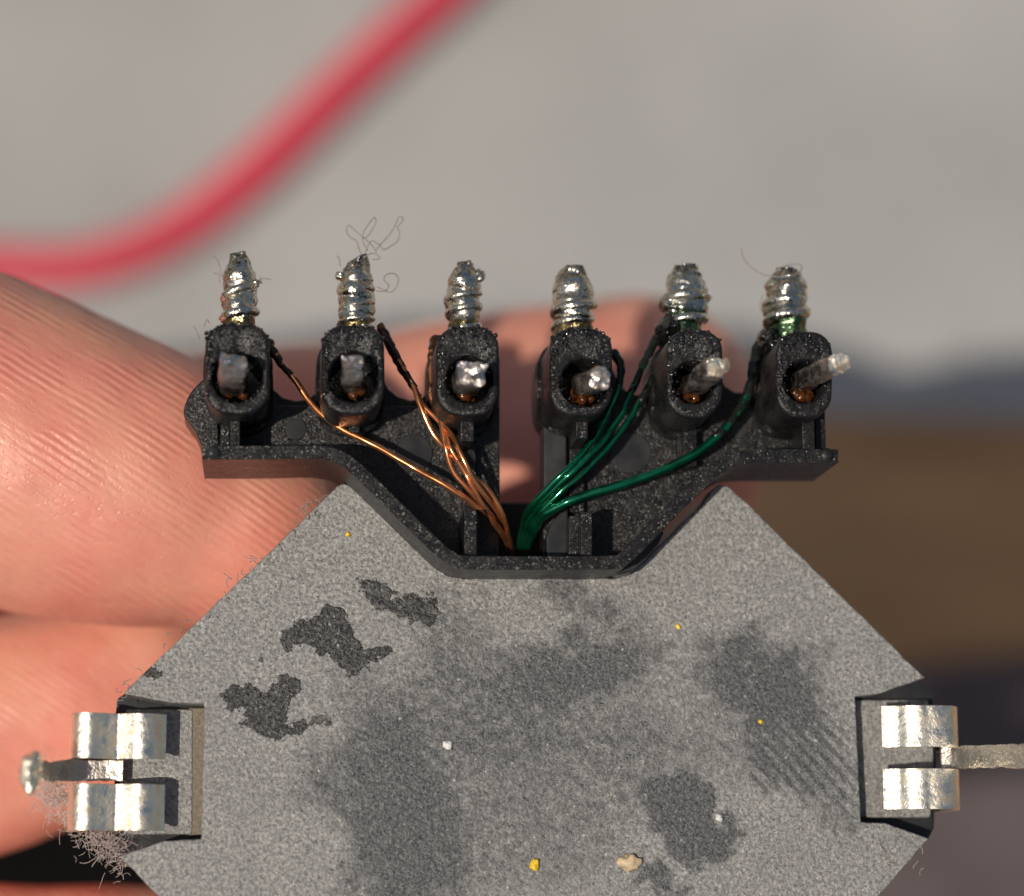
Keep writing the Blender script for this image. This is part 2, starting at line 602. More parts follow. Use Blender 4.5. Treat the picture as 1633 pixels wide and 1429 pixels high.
def blob(c, rad, seed, amp=0.25, size=0.8, sub=3):
    bm = bmesh.new()
    bmesh.ops.create_icosphere(bm, subdivisions=sub, radius=1.0)
    vs = []
    off = Vector((seed * 3.1, seed * 1.7, seed * 0.9))
    for v in bm.verts:
        k = 1 + amp * noise.fractal(v.co / size + off, 1.0, 2.0, 3)
        vs.append(Vector(c) + Vector((v.co.x * rad[0] * k, v.co.y * rad[1] * k, v.co.z * rad[2] * k)))
    fs = [tuple(v.index for v in f.verts) for f in bm.faces]
    bm.free()
    return vs, fs


# ================================================================== SETTING: table, mat, cloth
ZT = -7000.0


def sheet(name, pts, z0, z1, mat, **kw):
    return obj(name, prism(pts, z0, z1), mat, None, False, 12.0, 3)


o = sheet("table_top", [(-9000, -9000), (10500, -9000), (10500, 9000), (-9000, 9000)], ZT - 700, ZT, 'wood')
tag(o, "brown wooden table top in shadow", kind="structure")
o = sheet("desk_mat", [(-5000, -5200), (7000, -5200), (7000, 742), (1633, 672), (816, 640), (0, 610), (-5000, 500)], ZT + 1, ZT + 60, 'mat')
tag(o, "light grey mat lying on the brown table behind the red cable", "mat")
cl = [(1150, 1100), (1400, 1075), (1633, 1045), (3600, 900), (4200, 2000), (3500, 3400), (1000, 3300), (700, 2300), (900, 1500)]
top = catmull([V(x, y, ZT + 50) for x, y in cl], 4)
o = obj("dark_cloth", prism_w(top, ZT + 2, ZT + 50), 'cloth', None, False, 15, 2)
tag(o, "dark purplish grey cloth on the table, below the brown wood", "cloth")

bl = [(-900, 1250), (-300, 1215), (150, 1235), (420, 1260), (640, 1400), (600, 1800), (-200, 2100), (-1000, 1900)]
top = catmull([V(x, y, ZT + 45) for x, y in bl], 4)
o = obj("gap_shade", prism_w(top, ZT + 2, ZT + 45), 'black', None, False, 15, 2)  # sheet added to paint the shaded finger gap black
tag(o, "near-black sheet added on the table to stand in for the shade between two fingers", "cloth")

# red cable lying on the mat
cp = [(-900, 250), (-450, 340), (-150, 405), (60, 428), (180, 412), (290, 362), (400, 278), (500, 182), (610, 78), (720, -20), (900, -190), (1150, -420)]
ZC = ZT + 60 + 98
o = obj("red_cable", tube([V(x, y, ZC) for x, y in cp], 96.0, 20, 8), 'cable', None, True)
tag(o, "thick red insulated cable curving across the grey mat", "cable")

# ================================================================== TRANSFORMER
tr = empty("transformer", (0, -500, -850))
tag(tr, "small transformer with grey diamond ferrite core and black six-terminal block, held in fingers", "transformer")

top_edge = [(197, 1106), (300, 1005), (420, 890), (528, 785), (538, 775), (549, 771), (560, 776), (590, 803), (640, 850), (690, 897),
            (712, 914), (736, 922), (980, 922), (1006, 914), (1028, 893), (1075, 848), (1118, 806), (1136, 782), (1146, 774), (1156, 773), (1168, 780),
            (1260, 870), (1370, 977), (1476, 1081)]
outl = top_edge + [(1404, 1106), (1364, 1110), (1374, 1312), (1412, 1312), (1482, 1337), (1404, 1427)]
bot = [(x, 2476 - y) for x, y in top_edge if 540 < x < 1170][::-1]
outl += bot + [(520, 1696), (255, 1430), (190, 1365), (262, 1341), (321, 1338), (326, 1122), (272, 1122)]
fine_ = []
for i in range(len(outl)):                  # ferrite edges are never knife-straight
    a, b = Vector(outl[i]), Vector(outl[(i + 1) % len(outl)])
    m_ = max(1, int((b - a).length / 14))
    for k in range(m_):
        q = a.lerp(b, k / m_)
        n_ = noise.noise_vector(Vector((q.x, q.y, 0)) / 23.0)
        fine_.append((q.x + n_.x * 1.6, q.y + n_.y * 1.6))
core = obj("core_half", prism(fine_, -418, 0), 'ferrite', tr, False, 3.0, 2)
tag(core, "matt grey ferrite half with dark smudges on its face")
# recess floors and truncated corners below the clips
for pts_ in ([(200, 1103), (332, 1116), (330, 1346), (190, 1368), (182, 1340), (180, 1160), (186, 1112)], [(1472, 1080), (1354, 1104), (1364, 1320), (1484, 1343), (1496, 1320), (1500, 1200), (1494, 1110)]):
    obj("core_corner", prism_w([V(x, y, -40) for x, y in pts_], -421, -62), 'plastic_smooth', core, False, 4)
rl = obj("clip_recess", prism([(202, 1131), (308, 1131), (307, 1331), (198, 1331), (190, 1300), (192, 1180)], -420, -46), 'ferrite', core, False, 3)
rr = obj("clip_recess", prism([(1480, 1116), (1354, 1116), (1364, 1304), (1484, 1304), (1490, 1260), (1488, 1150)], -420, -46), 'ferrite', core, False, 3)
obj("clip_recess", prism([(300, 1128), (334, 1128), (332, 1334), (299, 1334)], -420, -48), 'dirt', core, False, 4)
back = [V(x, y, 0) for x, y in top_edge + [(1488, 1110), (1494, 1230), (1484, 1345), (1404, 1427)] + bot + [(520, 1696), (255, 1430), (186, 1365), (182, 1230), (186, 1120)]]
obj("core_half", prism_w(back, -850, -424), 'ferrite', tr, False, 4.0, 2)
# dark coil former seen down the wire well
p = V(832, 905, -60)
obj("coil_former", join(prism([(690, 800), (975, 800), (985, 880), (962, 915), (742, 915), (700, 880)], -800, -150)), 'dark', tr, False, 6)

# ---- terminal block -------------------------------------------------
low = [(328, 722), (328, 640), (346, 606), (430, 606), (438, 622), (452, 634), (472, 639), (492, 636), (505, 625), (514, 606),
       (612, 606), (620, 620), (634, 632), (655, 638), (672, 634), (688, 620), (697, 580), (797, 570), (797, 888), (735, 893), (700, 872), (572, 748), (512, 727)]
upper = [(330, 722), (330, 646), (797, 648), (797, 890), (735, 893), (700, 874), (572, 750), (512, 729)]
lowR = [(866, 890), (866, 580), (978, 590), (986, 606), (998, 622), (1015, 630), (1034, 624), (1048, 606), (1150, 606), (1158, 616), (1172, 625),
        (1188, 626), (1202, 617), (1210, 602), (1316, 602), (1316, 728), (1188, 730), (1130, 750), (1002, 880), (975, 893)]
upperR = [(866, 892), (866, 648), (1314, 650), (1314, 728), (1188, 732), (1130, 752), (1002, 882), (975, 893)]
tb = obj("terminal_block", join(prism(low, -66, -36), prism(upper, -64, -15), prism(lowR, -66, -36), prism(upperR, -64, -15)), 'plastic', tr, False, 3.0, 2)
tag(tb, "black moulded plastic terminal block carrying six hollow bosses")

# rim wall along the lower edge
cl = [(322, 722), (420, 722), (500, 721), (540, 729), (572, 752), (640, 818), (700, 876), (718, 889), (742, 897), (850, 898), (975, 897), (996, 889), (1012, 876), (1075, 812), (1128, 760), (1160, 738), (1195, 728), (1260, 727), (1337, 727)]
ctr = catmull([V(x, y, 118) for x, y in cl], 5)


def offset(path, d):
    out = []
    for i, p in enumerate(path):
        tg = path[min(i + 1, len(path) - 1)] - path[max(i - 1, 0)]
        out.append(p + Vector((-tg.y, tg.x, 0)).normalized() * d)
    return out


obj("rim", prism_w(offset(ctr, 10.5) + offset(ctr, -10.5)[::-1], -70, 118), 'plastic_rim', tb, False, 4.0, 3)
obj("rim_pip", blob(V(340, 722, 116), (11, 11, 9), 3, 0.08), 'plastic_smooth', tb, True)
obj("rim_pip", blob(V(1318, 726, 116), (12, 12, 8), 4, 0.10), 'plastic_rim', tb, True)
obj("torn_ledge", prism([(1046, 842), (1060, 848), (1052, 866), (1030, 892), (1008, 912), (984, 917), (980, 910), (1004, 896)], -60, 52), 'plastic_smooth', tb, False, 4)
# ear on the left end
ear = catmull([V(x, y, 30) for x, y in [(345, 592), (325, 604), (307, 622), (296, 642), (293, 660), (303, 676), (312, 688), (324, 712), (350, 714)]], 4)
obj("ear", prism_w(ear, -64, 30), 'plastic', tb, False, 7, 3)

# ejector marks
for cx, cy, r in ((472, 684, 17), (660, 722, 30), (1006, 722, 33), (1178, 684, 15), (548, 735, 8)):
    c = V(cx, cy, -12)
    obj("ejector_mark", prism_w([c + Vector((math.cos(a * math.pi / 16) * r, math.sin(a * math.pi / 16) * r, 0)) for a in range(32)], -40, -12.5), 'plastic_smooth', tb, False, 1.0, 1)


# bosses
def rrect(x0, x1, y0, y1, rt, rb, n=7):
    pts = []
    for cx, cy, r, a0 in ((x1 - rt, y0 + rt, rt, -90), (x1 - rb, y1 - rb, rb, 0), (x0 + rb, y1 - rb, rb, 90), (x0 + rt, y0 + rt, rt, 180)):
        for k in range(n):
            a = math.radians(a0 + 90 * k / (n - 1))
            pts.append((cx + r * math.cos(a), cy + r * math.sin(a)))
    return pts


ZB = 150.0
bosses = [  # x0 x1 y0 y1, hole x y r
    (327, 430, 516, 661, 377, 602, 38), (513, 613, 518, 661, 564, 602, 38), (696, 796, 520, 664, 748, 606, 36),
    (877, 977, 523, 664, 932, 610, 37), (1063, 1153, 525, 667, 1106, 610, 33), (1238, 1328, 528, 667, 1283, 608, 33)]


def densify(pts, step=6.0):
    out = []
    n = len(pts)
    for i in range(n):
        a, b = pts[i], pts[(i + 1) % n]
        L = (b - a).length
        m = max(1, int(L / step))
        for k in range(m):
            out.append(a.lerp(b, k / m))
    return out


boss_objs = []
for bi, (x0, x1, y0, y1, hx, hy, hr) in enumerate(bosses):
    outer = densify([V(x, y, ZB) for x, y in rrect(x0, x1, y0, y1, 34, 40)])
    hc = V(hx, hy, ZB)
    n = len(outer)
    rings = []

    def ring(scale_off, z, jit=0.0):
        r = []
        cen = V((x0 + x1) / 2, (y0 + y1) / 2, ZB)
        for p in outer:
            d = Vector((p.x - cen.x, p.y - cen.y, 0)).normalized()
            q = Vector((p.x, p.y, z)) + d * scale_off
            if jit:
                q += noise.noise_vector(q / 14.0) * jit
            r.append(q)
        return r

    def hole(r, z, jit=0.0):
        res = []
        for p in outer:
            d = Vector((p.x - hc.x, p.y - hc.y, 0)).normalized()
            q = Vector((hc.x, hc.y, z)) + d * r
            if jit:
                q += noise.noise_vector(q / 10.0) * jit
            res.append(q)
        return res
    rings = [ring(6, -66), ring(6, 18, .6), ring(0, 22, .6), ring(0, 80, .8), ring(0, ZB - 6, 0.8), ring(-0.8, ZB - 3, 0.8), ring(-2.6, ZB - 0.8, 0.8), ring(-5, ZB, 0.8), ring(-9, ZB, 0.8),
             hole(hr + 4, ZB, 2.0), hole(hr, ZB - 5, 3), hole(hr - 2, ZB - 50, 3), hole(hr - 3, ZB - 95)]
    vs = [v for r in rings for v in r]
    fs = []
    for j in range(len(rings) - 1):
        for k in range(n):
            a, b = j * n + k, j * n + (k + 1) % n
            fs.append((a, b, b + n, a + n))
    fs.append(tuple(range(n - 1, -1, -1)))
    fs.append(tuple((len(rings) - 1) * n + k for k in range(n)))
    b = obj("boss", (vs, fs), 'plastic', tb, True, sharp=55)
    boss_objs.append(b)
    # burnt, blistered plastic round the upper end of the boss
    parts = []
    for g in range(150):
        x = random.uniform(x0 + 2, x1 - 2)
        yy = y0 + abs(random.gauss(0, 16))
        z = ZB - 1 + random.uniform(-2, 1)
        ex = min(x - x0, x1 - x)
        if ex < 30:
            yy += (30 - ex) * 0.55
        if random.random() < 0.35:
            z = random.uniform(20, ZB - 5)
            yy = y0 + 6 + max(0, (30 - ex) * 0.7)
        if random.random() < 0.18:
            yy = random.uniform(y0 + 30, y1 - 30)
            x = x0 + abs(random.gauss(0, 5)) + 3
            z = ZB
        s = random.uniform(1.6, 4.4)
        parts.append(blob(V(x, yy, z), (s, s * random.uniform(.8, 1.5), s * .8), g + bi * 99, 0.3, 0.8, 1))
    # crumbs round the hole
    for g in range(26):
        a = random.uniform(0, 2 * math.pi)
        rr_ = hr + random.gauss(1, 3.5)
        s = random.uniform(1.2, 3.0)
        parts.append(blob(hc + Vector((math.cos(a) * rr_, math.sin(a) * rr_, -1)), (s, s, s * .8), g + bi * 77, 0.3, 0.8, 1))
    cr = obj("burnt_crust", join(*parts), 'crust', tb, True)
    cr["kind"] = "stuff"
    # rosin left in the hole
    parts = [blob(hc + Vector((random.uniform(-16, 16), random.uniform(-24, -6), -34 + random.uniform(-14, 6))), (random.uniform(6, 12),) * 3, g * 7 + bi, 0.35, 0.9, 2) for g in range(6)]
    fl = obj("rosin_flux", join(*parts), 'rosin', tb, True)
    fl["kind"] = "stuff"

# ribs and posts inside the tray (photo outline of the top, height)
ribs = [
    ([(367, 655), (383, 655), (383, 713), (367, 713)], 92), ([(352, 668), (367, 668), (367, 713), (350, 713)], 40),
    ([(556, 655), (574, 655), (574, 690), (556, 690)], 40),
    ([(734, 655), (756, 655), (756, 704), (734, 704)], 100), ([(737, 704), (759, 704), (760, 816), (738, 816)], 12), ([(740, 814), (761, 814), (761, 890), (740, 890)], 88),
    ([(918, 655), (938, 655), (938, 700), (918, 700)], 100), ([(908, 700), (932, 700), (932, 818), (908, 818)], 4),
    ([(908, 822), (926, 822), (926, 890), (906, 890)], 58), ([(926, 816), (945, 816), (945, 890), (926, 890)], 88),
    ([(1080, 676), (1090, 676), (1090, 752), (1080, 752)], 6), ([(1090, 682), (1112, 682), (1112, 744), (1090, 744)], 24),
    ([(1278, 655), (1298, 655), (1300, 720), (1280, 720)], 98), ([(1300, 655), (1316, 655), (1318, 720), (1300, 720)], 50)]
for pts, z in ribs:
    obj("rib", prism(pts, -40, z), 'plastic_rim', tb, False, 2.0, 2)
pad = [V(x, y, 10) for x, y in [(867, 660), (880, 682), (904, 696), (904, 762), (884, 775), (867, 800)]]
obj("pad", prism_w(pad, -40, 10), 'plastic_smooth', tb, False, 3)
pad = [V(x, y, 20) for x, y in [(872, 890), (871, 858), (880, 832), (893, 818), (906, 812), (906, 890)]]
obj("pad", prism_w(pad, -40, 20), 'plastic_smooth', tb, False, 3)

# ---- solder posts ------------------------------------------------------
posts = [  # x, tip row, radius, ridges, phase, slant, side bumps, material
    (383, 404, 26, 2.1, 0.2, 0.12, 'solder'), (567, 412, 28, 4.6, 0.5, 0.45, 'solder'), (738, 419, 27, 2.4, 0.0, 0.05, 'solder'),
    (912, 425, 32, 2.2, 0.3, 0.0, 'solder'), (1090, 424, 35, 1.9, 0.1, 0.1, 'solder_green'), (1252, 429, 33, 1.9, 0.6, 0.0, 'solder_green')]
for i, (x, yt, r0, turns, ph, slant, m) in enumerate(posts):
    a, b = V(x, 560, 20), V(x + (3 if i != 0 else -2), yt, 20)
    ax = (b - a)
    L = ax.length
    ax.normalize()
    u = Vector((0, 0, 1))
    s = ax.cross(u).normalized()
    NR, NS = 80, 40
    vs, fs, tint, grime = [], [], [], []
    y_in = (560 - 520) / (560 - yt)
    for j in range(NR + 1):
        t = j / NR
        q = max(0.0, (t - y_in) / (1 - y_in))        # 0 at the boss, 1 at the tip
        for k in range(NS):
            th = 2 * math.pi * k / NS
            prof = 1.0 if q < 0.70 else 1.0 - 0.50 * min(1.0, (q - 0.70) / 0.28) ** 1.2
            prof *= 0.92 + 0.10 * math.sin(min(1, q * 1.3) * math.pi)
            ph_ = math.pi * (q * turns + ph) - th * 0.5
            coil = abs(math.sin(ph_)) ** 0.6 - 0.55          # round wraps, narrow grooves
            fade = 1.0 if q < 0.66 else max(0.0, 1 - (q - 0.66) / 0.15)
            rr_ = r0 * 0.98 * prof * (1 + 0.12 * fade * coil)
            pos = Vector((math.cos(th) * 0.9, math.sin(th) * 0.9, q * 4 + i * 7.3))
            rr_ *= 1 + 0.22 * noise.fractal(pos * 0.9, 1.0, 2.0, 3)
            if q > 0.7:
                rr_ *= 1 + 0.55 * noise.noise(pos * 2.4) * (q - 0.7) / 0.3
            off = ax * (L * t) + ax * (slant * 40 * math.cos(th) * max(0, q - 0.6))
            vs.append(a + off + (s * math.cos(th) + u * math.sin(th)) * max(rr_, 2))
            g = 1 - q / (0.34 if m == 'solder_green' else 0.14)
            grime.append(max(0.0, min(1.0, (q - 0.72) * 4 + 0.9 * noise.noise(pos * 2.3 + Vector((9, 4, 1)))  )) if q > 0.45 else max(0.0, noise.noise(pos * 2.1) * 1.2 - 0.25))
            tint.append(max(0.0, min(0.9, g * 1.6 + 0.5 * noise.noise(pos * 2))) if g > -0.3 else 0.0)
    for j in range(NR):
        for k in range(NS):
            c, d = j * NS + k, j * NS + (k + 1) % NS
            fs.append((c, d, d + NS, c + NS))
    fs.append(tuple(range(NS - 1, -1, -1)))
    fs.append(tuple(NR * NS + k for k in range(NS)))
    po = obj("solder_post", (vs, fs), m, tr, True, tint=tint, grime=grime)
    # the wire end wrapped round the post and drowned in solder
    wp = []
    tw = (2.3, 4.2, 2.7, 2.4, 2.2, 2.4)[i]
    NW = int(tw * 18)
    for j in range(NW + 1):
        f_ = j / NW
        q = -0.08 + (0.80 if i == 1 else 0.70) * (f_ + 0.05 * math.sin(f_ * 9 + i * 2))
        th = -2 * math.pi * tw * f_ + i * 1.3
        rad = r0 * (0.90 + 0.05 * math.sin(f_ * 7 + i)) * (1.0 if f_ < 0.8 else 1 - 0.5 * (f_ - 0.8))
        wp.append(a + ax * (L * (y_in + q * (1 - y_in))) + (s * math.cos(th) + u * math.sin(th)) * rad)
    rw = (7.5, 5.0, 7.0, 8.5, 9.0, 8.5)[i]
    obj("wire_wrap", tube(wp, [rw * 0.8, rw, rw * 1.15, rw, rw * 0.5], 10, 1, 2.2, 13), m, po, True)
    spikes = {2: [(765, 440, 9, 11)], 4: [(1117, 455, 8, 10), (1124, 476, 11, 8)], 5: [(1272, 460, 8, 10)], 1: [(542, 440, 8, 6)], 0: [(408, 452, 7, 6)]}
    for (sx, sy, rx, ry) in spikes.get(i, []):
        obj("solder_spike", blob(V(sx, sy, 26), (rx, ry, 8), i + 11, 0.4), 'solder', po, True)

# ---- cut component leads standing in the bosses -------------------------
pins = [
    ([(372, 622, 70), (371, 612, 130), (370, 596, 180), (371, 578, 205)], 19, 20),
    ([(562, 622, 70), (562, 610, 130), (562, 596, 180), (562, 577, 205)], 15, 16),
    ([(742, 615, 70), (744, 610, 130), (748, 603, 180), (752, 596, 215)], 20, 21),
    ([(924, 618, 60), (929, 616, 120), (943, 609, 185), (956, 606, 225)], 16, 17),
    ([(1098, 620, 60), (1106, 614, 130), (1122, 602, 190), (1140, 588, 232)], 17, 16),
    ([(1272, 616, 60), (1284, 606, 140), (1306, 594, 200), (1334, 582, 256)], 16, 14)]
for i, (pp, ra, rb) in enumerate(pins):
    geo = lead([V(*q) for q in pp], [ra, ra, rb, rb * 0.95], i)
    o = obj("cut_lead", geo, 'cut_metal', tr, True, sharp=42, tint=LEAD_TINT[-1])
    tip = V(*pp[-1])
    if i == 2:
        obj("burr", tube([V(752, 596, 212), V(768, 588, 222), V(779, 582, 226)], [15, 9, 1], 6, 4, 3, 9), 'cut_metal', o)
    if i in (4, 5):
        obj("burr", tube([tip + Vector((-4, 2, -6)), tip + Vector((9, 4, 4)), tip + Vector((17, 5, 9))], [15, 14, 11], 5, 3, 6, 9), 'clip', o)
    if i == 3:
        obj("burr", tube([V(948, 600, 222), V(960, 592, 230), V(972, 600, 234)], [12, 10, 4], 5, 3, 4, 9), 'cut_metal', o)

# ---- enamelled wires ------------------------------------------------------
EW = [(815, 884, -90)]
wires = [
    ('copper', 6.2, [(428, 545, 20), (436, 562, 30), (450, 582, 34), (470, 607, 34), (500, 648, 30), (522, 668, 28), (545, 684, 30), (600, 712, 42), (650, 740, 52), (720, 780, 56), (768, 815, 40), (800, 850, 0), (816, 884, -90)], 3),
    ('copper', 6.0, [(606, 520, 20), (616, 536, 30), (634, 570, 38), (660, 618, 42), (684, 662, 46), (702, 702, 54), (722, 738, 62), (750, 778, 58), (786, 830, 20), (813, 884, -90)], 3),
    ('copper', 5.6, [(612, 534, 14), (640, 588, 28), (668, 632, 40), (694, 668, 52), (714, 700, 66), (734, 726, 72), (764, 768, 66), (796, 818, 24), (818, 884, -90)], 2),
    ('copper', 5.8, [(694, 540, 10), (688, 566, 26), (687, 628, 36), (696, 668, 42), (713, 708, 50), (731, 748, 52), (758, 792, 46), (792, 842, 4), (814, 886, -90)], 2),
    ('copper', 5.6, [(696, 560, 6), (693, 630, 26), (706, 680, 46), (726, 714, 60), (752, 752, 64), (784, 800, 40), (808, 845, 4), (820, 886, -90)], 2),
    ('green', 8.6, [(978, 560, 20), (990, 584, 26), (986, 622, 34), (968, 664, 44), (942, 704, 58), (904, 748, 66), (864, 790, 44), (838, 826, 6), (826, 886, -90)], 2),
    ('green', 8.6, [(1062, 520, 10), (1048, 538, 16), (1026, 580, 26), (1006, 626, 34), (984, 668, 46), (954, 712, 62), (914, 752, 68), (872, 792, 46), (842, 832, 6), (830, 886, -90)], 3),
    ('green', 8.0, [(1066, 544, 6), (1046, 590, 16), (1020, 642, 26), (990, 690, 40), (956, 730, 54), (920, 762, 58), (880, 796, 40), (848, 838, 0), (834, 886, -90)], 2),
    ('green', 8.8, [(1222, 540, 16), (1208, 556, 22), (1202, 584, 30), (1194, 624, 38), (1174, 662, 46), (1140, 700, 54), (1100, 728, 58), (1040, 756, 60), (980, 776, 58), (930, 791, 54), (892, 806, 44), (858, 832, 14), (838, 886, -90)], 5)]
for i, (m, r, pts, nb) in enumerate(wires):
    r *= 0.80 if i in (0, 8) else (0.60 if m == 'green' else 0.74)
    P = catmull([V(*q) for q in pts], 3)
    nb *= 3
    if i in (1, 2, 3, 4, 5, 6, 7):      # strands of a bundle wind loosely round each other
        for k_ in range(nb, len(P)):
            t_ = (k_ - nb) / (len(P) - nb)
            a_ = i * 1.9 + t_ * 8.5
            P[k_] = P[k_] + Vector((math.cos(a_) * 0.8, math.cos(a_) * 0.6, math.sin(a_))) * 9.0 * math.sin(math.pi * min(1, t_ * 1.1) ** 0.7)
    wv = obj("enamelled_wire", tube(P, r, 12, 4, 1.6, 38), m, tr, True)
    be = P[:nb + 1]
    obj("burnt_end", tube(be, [r + 3.0, r + 2.4, r + 1.0, r + 0.4], 10, 3, 3.2, 9), 'burnt_copper' if m == 'copper' else 'burnt_green', wv, True)
    # winding turn hidden under burnt lacquer where the wire meets the boss
    if i in (6, 8):
        a = V(pts[0][0] + 2, pts[0][1] + 8, 30)
        obj("burnt_lump", blob(a, (18, 24, 40), i, 0.35, 0.5, 4), 'crust', wv, True)

# ---- spring clips -----------------------------------------------------------
def strip(profile, y0, y1, th):
    """sheet metal: profile = (x, z) centre line in u at the rows y0..y1, thickness th"""
    pr = catmull([Vector((x, 0, z)) for x, z in profile], 7)
    a, b = [], []
    n = len(pr)
    for i, p in enumerate(pr):
        tg = (pr[min(i + 1, n - 1)] - pr[max(i - 1, 0)]).normalized()
        nn = Vector((-tg.z, 0, tg.x)) * th / 2
        a.append(p + nn)
        b.append(p - nn)
    loop = a + b[::-1]
    m = len(loop)
    vs = [Vector((q.x, y0, q.z)) for q in loop] + [Vector((q.x, y1, q.z)) for q in loop]
    fs = []
    for i in range(n - 1):      # sides as quads
        fs.append((i, i + 1, m - 2 - i, m - 1 - i))
        fs.append((m + i, m + m - 1 - i, m + m - 2 - i, m + i + 1))
    for i in range(m):
        fs.append((i, (i + 1) % m, (i + 1) % m + m, i + m))
    return vs, fs


def wx(px, py=1230):
    return V(px, py, 0).x


def wy(px, py):
    return V(px, py, 0).y


for side in (0, 1):
    if side == 0:
        X = lambda px: wx(px)
        prof = [(262, -6), (256, -2), (240, 14), (222, 19), (204, 12), (186, 4), (166, 16), (142, 30), (120, 18), (112, -30), (122, -120), (160, -300), (170, -700), (172, -1400 + 560)]
        rows = [(1139, 1211), (1251, 1325)]
        cx = 190
    else:
        X = lambda px: wx(px)
        prof = [(1408, -2), (1414, -1), (1424, 3), (1434, 8), (1446, 18), (1462, 22), (1476, 21), (1494, 20), (1514, 12), (1528, -8), (1534, -60), (1522, -160), (1506, -320), (1502, -840)]
        rows = [(1126, 1192), (1226, 1291)]
        cx = 1488
    pr = [(X(a), z) for a, z in prof]
    body = prism_w([Vector((X(cx) + dx, wy(cx, yy), 0)) for dx, yy in ((-5, rows[0][0] + 4), (5, rows[0][0] + 4), (5, rows[1][1] - 4), (-5, rows[1][1] - 4))], -860, -330)
    body = ([v + Vector((-16 if side == 0 else 14, 0, 0)) for v in body[0]], body[1])
    clip = obj("spring_clip", body, 'clip', tr, False, 2)
    tag(clip, "shiny steel spring clip at the left corner of the core" if side == 0 else "shiny steel spring clip at the right corner of the core")
    for (ya, yb) in rows:
        vf = strip(pr, wy(prof[0][0], ya), wy(prof[0][0], yb), 7.0)
        obj("prong", vf, 'clip', clip, True, 1.6, 2)
    if side == 0:
        pth = [V(196, 1229, -20), V(165, 1229, -22), V(120, 1229, -8), V(78, 1230, 50), V(48, 1231, 130)]
    else:
        pth = [V(1500, 1208, -26), V(1524, 1208, -10), V(1556, 1207, 40), V(1596, 1206, 100), V(1650, 1206, 180)]
    vs, fs = [], []
    pth = catmull(pth, 6)
    hw = 15.5 if side == 0 else 17.5
    for i, q in enumerate(pth):
        for dy, dz in ((-hw, -4), (hw, -4), (hw, 4), (-hw, 4)):
            v = q + Vector((0, dy, dz))
            vs.append(v + noise.noise_vector(v / 9.0) * (1.0 + 5.0 * i / len(pth)))
    nn = len(pth)
    for i in range(nn - 1):
        for k in range(4):
            fs.append((i * 4 + k, i * 4 + (k + 1) % 4, i * 4 + 4 + (k + 1) % 4, i * 4 + 4 + k))
    fs += [(3, 2, 1, 0), tuple((nn - 1) * 4 + k for k in range(4))]
    tab = obj("earth_pin", (vs, fs), 'earth', clip, False, 1.5, 2)
    if side == 0:
        for k, (bx, by, s) in enumerate(((52, 1214, 15), (45, 1232, 14), (48, 1250, 14))):
            obj("solder_blob", blob(V(bx, by, 128), (s, s, s), k + 31, 0.4), 'clip', tab, True)

# ================================================================== HAND
def capsule_chain(pts, radii, per=6, sides=28):
    path = catmull(pts, per)
    n = len(path)
    parts = [tube(path, [lerp_list(radii, i / (n - 1)) for i in range(n)], sides, 1)]
    for p, r in ((path[0], radii[0]), (path[-1], radii[-1])):
        parts.append(blob(p, (r, r, r), 1, 0.0, 1.0, 4))
    return join(*parts)


fingers = [
    # index finger pressing on the core and the end of the block
    ([V(-1500, 620, -800), V(-700, 605, -480), V(-250, 636, -360), V(40, 722, -318), V(250, 790, -300), V(370, 838, -300)], [330, 300, 284, 270, 238, 190]),
    # thumb behind the block, tip at the right
    ([V(-1400, 980, -1800), V(-500, 870, -1520), V(200, 800, -1300), V(560, 762, -1230), V(790, 722, -1200), V(1012, 690, -1190)], [400, 330, 300, 290, 292, 288]),
    # middle finger
    ([V(-1500, 980, -950), V(-700, 1200, -740), V(-150, 1190, -670), V(60, 1148, -650), V(210, 1080, -650)], [300, 270, 226, 204, 176]),
    # ring finger
    ([V(-1500, 1500, -950), V(-700, 1540, -740), V(-100, 1612, -650), V(250, 1592, -640)], [290, 260, 232, 200]),
    # little finger, lengthened out of view to shade the table
    ([V(-1500, 1900, -950), V(-700, 2120, -800), V(0, 2020, -760), V(500, 1950, -760), V(900, 1930, -780)], [250, 220, 196, 180, 150])]
wr = V(-4200, 1300, -1900)
hand_parts = [capsule_chain(p, r) for p, r in fingers]
for p, r in fingers:
    hand_parts.append(capsule_chain([p[0], (p[0] + wr) * 0.5 + Vector((0, 0, -60)), wr], [r[0], 480, 560]))
hand_parts.append(capsule_chain([V(-900, 1000, -1700), V(-200, 1050, -1560), V(420, 1080, -1480)], [360, 340, 300]))  # unseen palm mass added to close sun gaps onto the table
hand_parts.append(capsule_chain([V(420, 1080, -1480), V(560, 1300, -1380), V(760, 1470, -1270), V(1000, 1480, -1270)], [300, 280, 270, 250]))  # hidden heel of the palm, added behind the core to block a sun leak
hand_parts.append(capsule_chain([wr, V(-7500, 1500, -2300)], [620, 800]))
vs, fs = join(*hand_parts)
hm = bpy.data.meshes.new("hand_raw")
hm.from_pydata([tuple(v * K) for v in vs], [], fs)
ho = bpy.data.objects.new("hand_raw", hm)
col.objects.link(ho)
rm = ho.modifiers.new("remesh", 'REMESH')
rm.mode = 'VOXEL'
rm.voxel_size = 17 * K
sm = ho.modifiers.new("smooth", 'SMOOTH')
sm.factor = 0.5
sm.iterations = 10
dg = bpy.context.evaluated_depsgraph_get()
me = bpy.data.meshes.new_from_object(ho.evaluated_get(dg))
bpy.data.objects.remove(ho)
me.name = "hand"
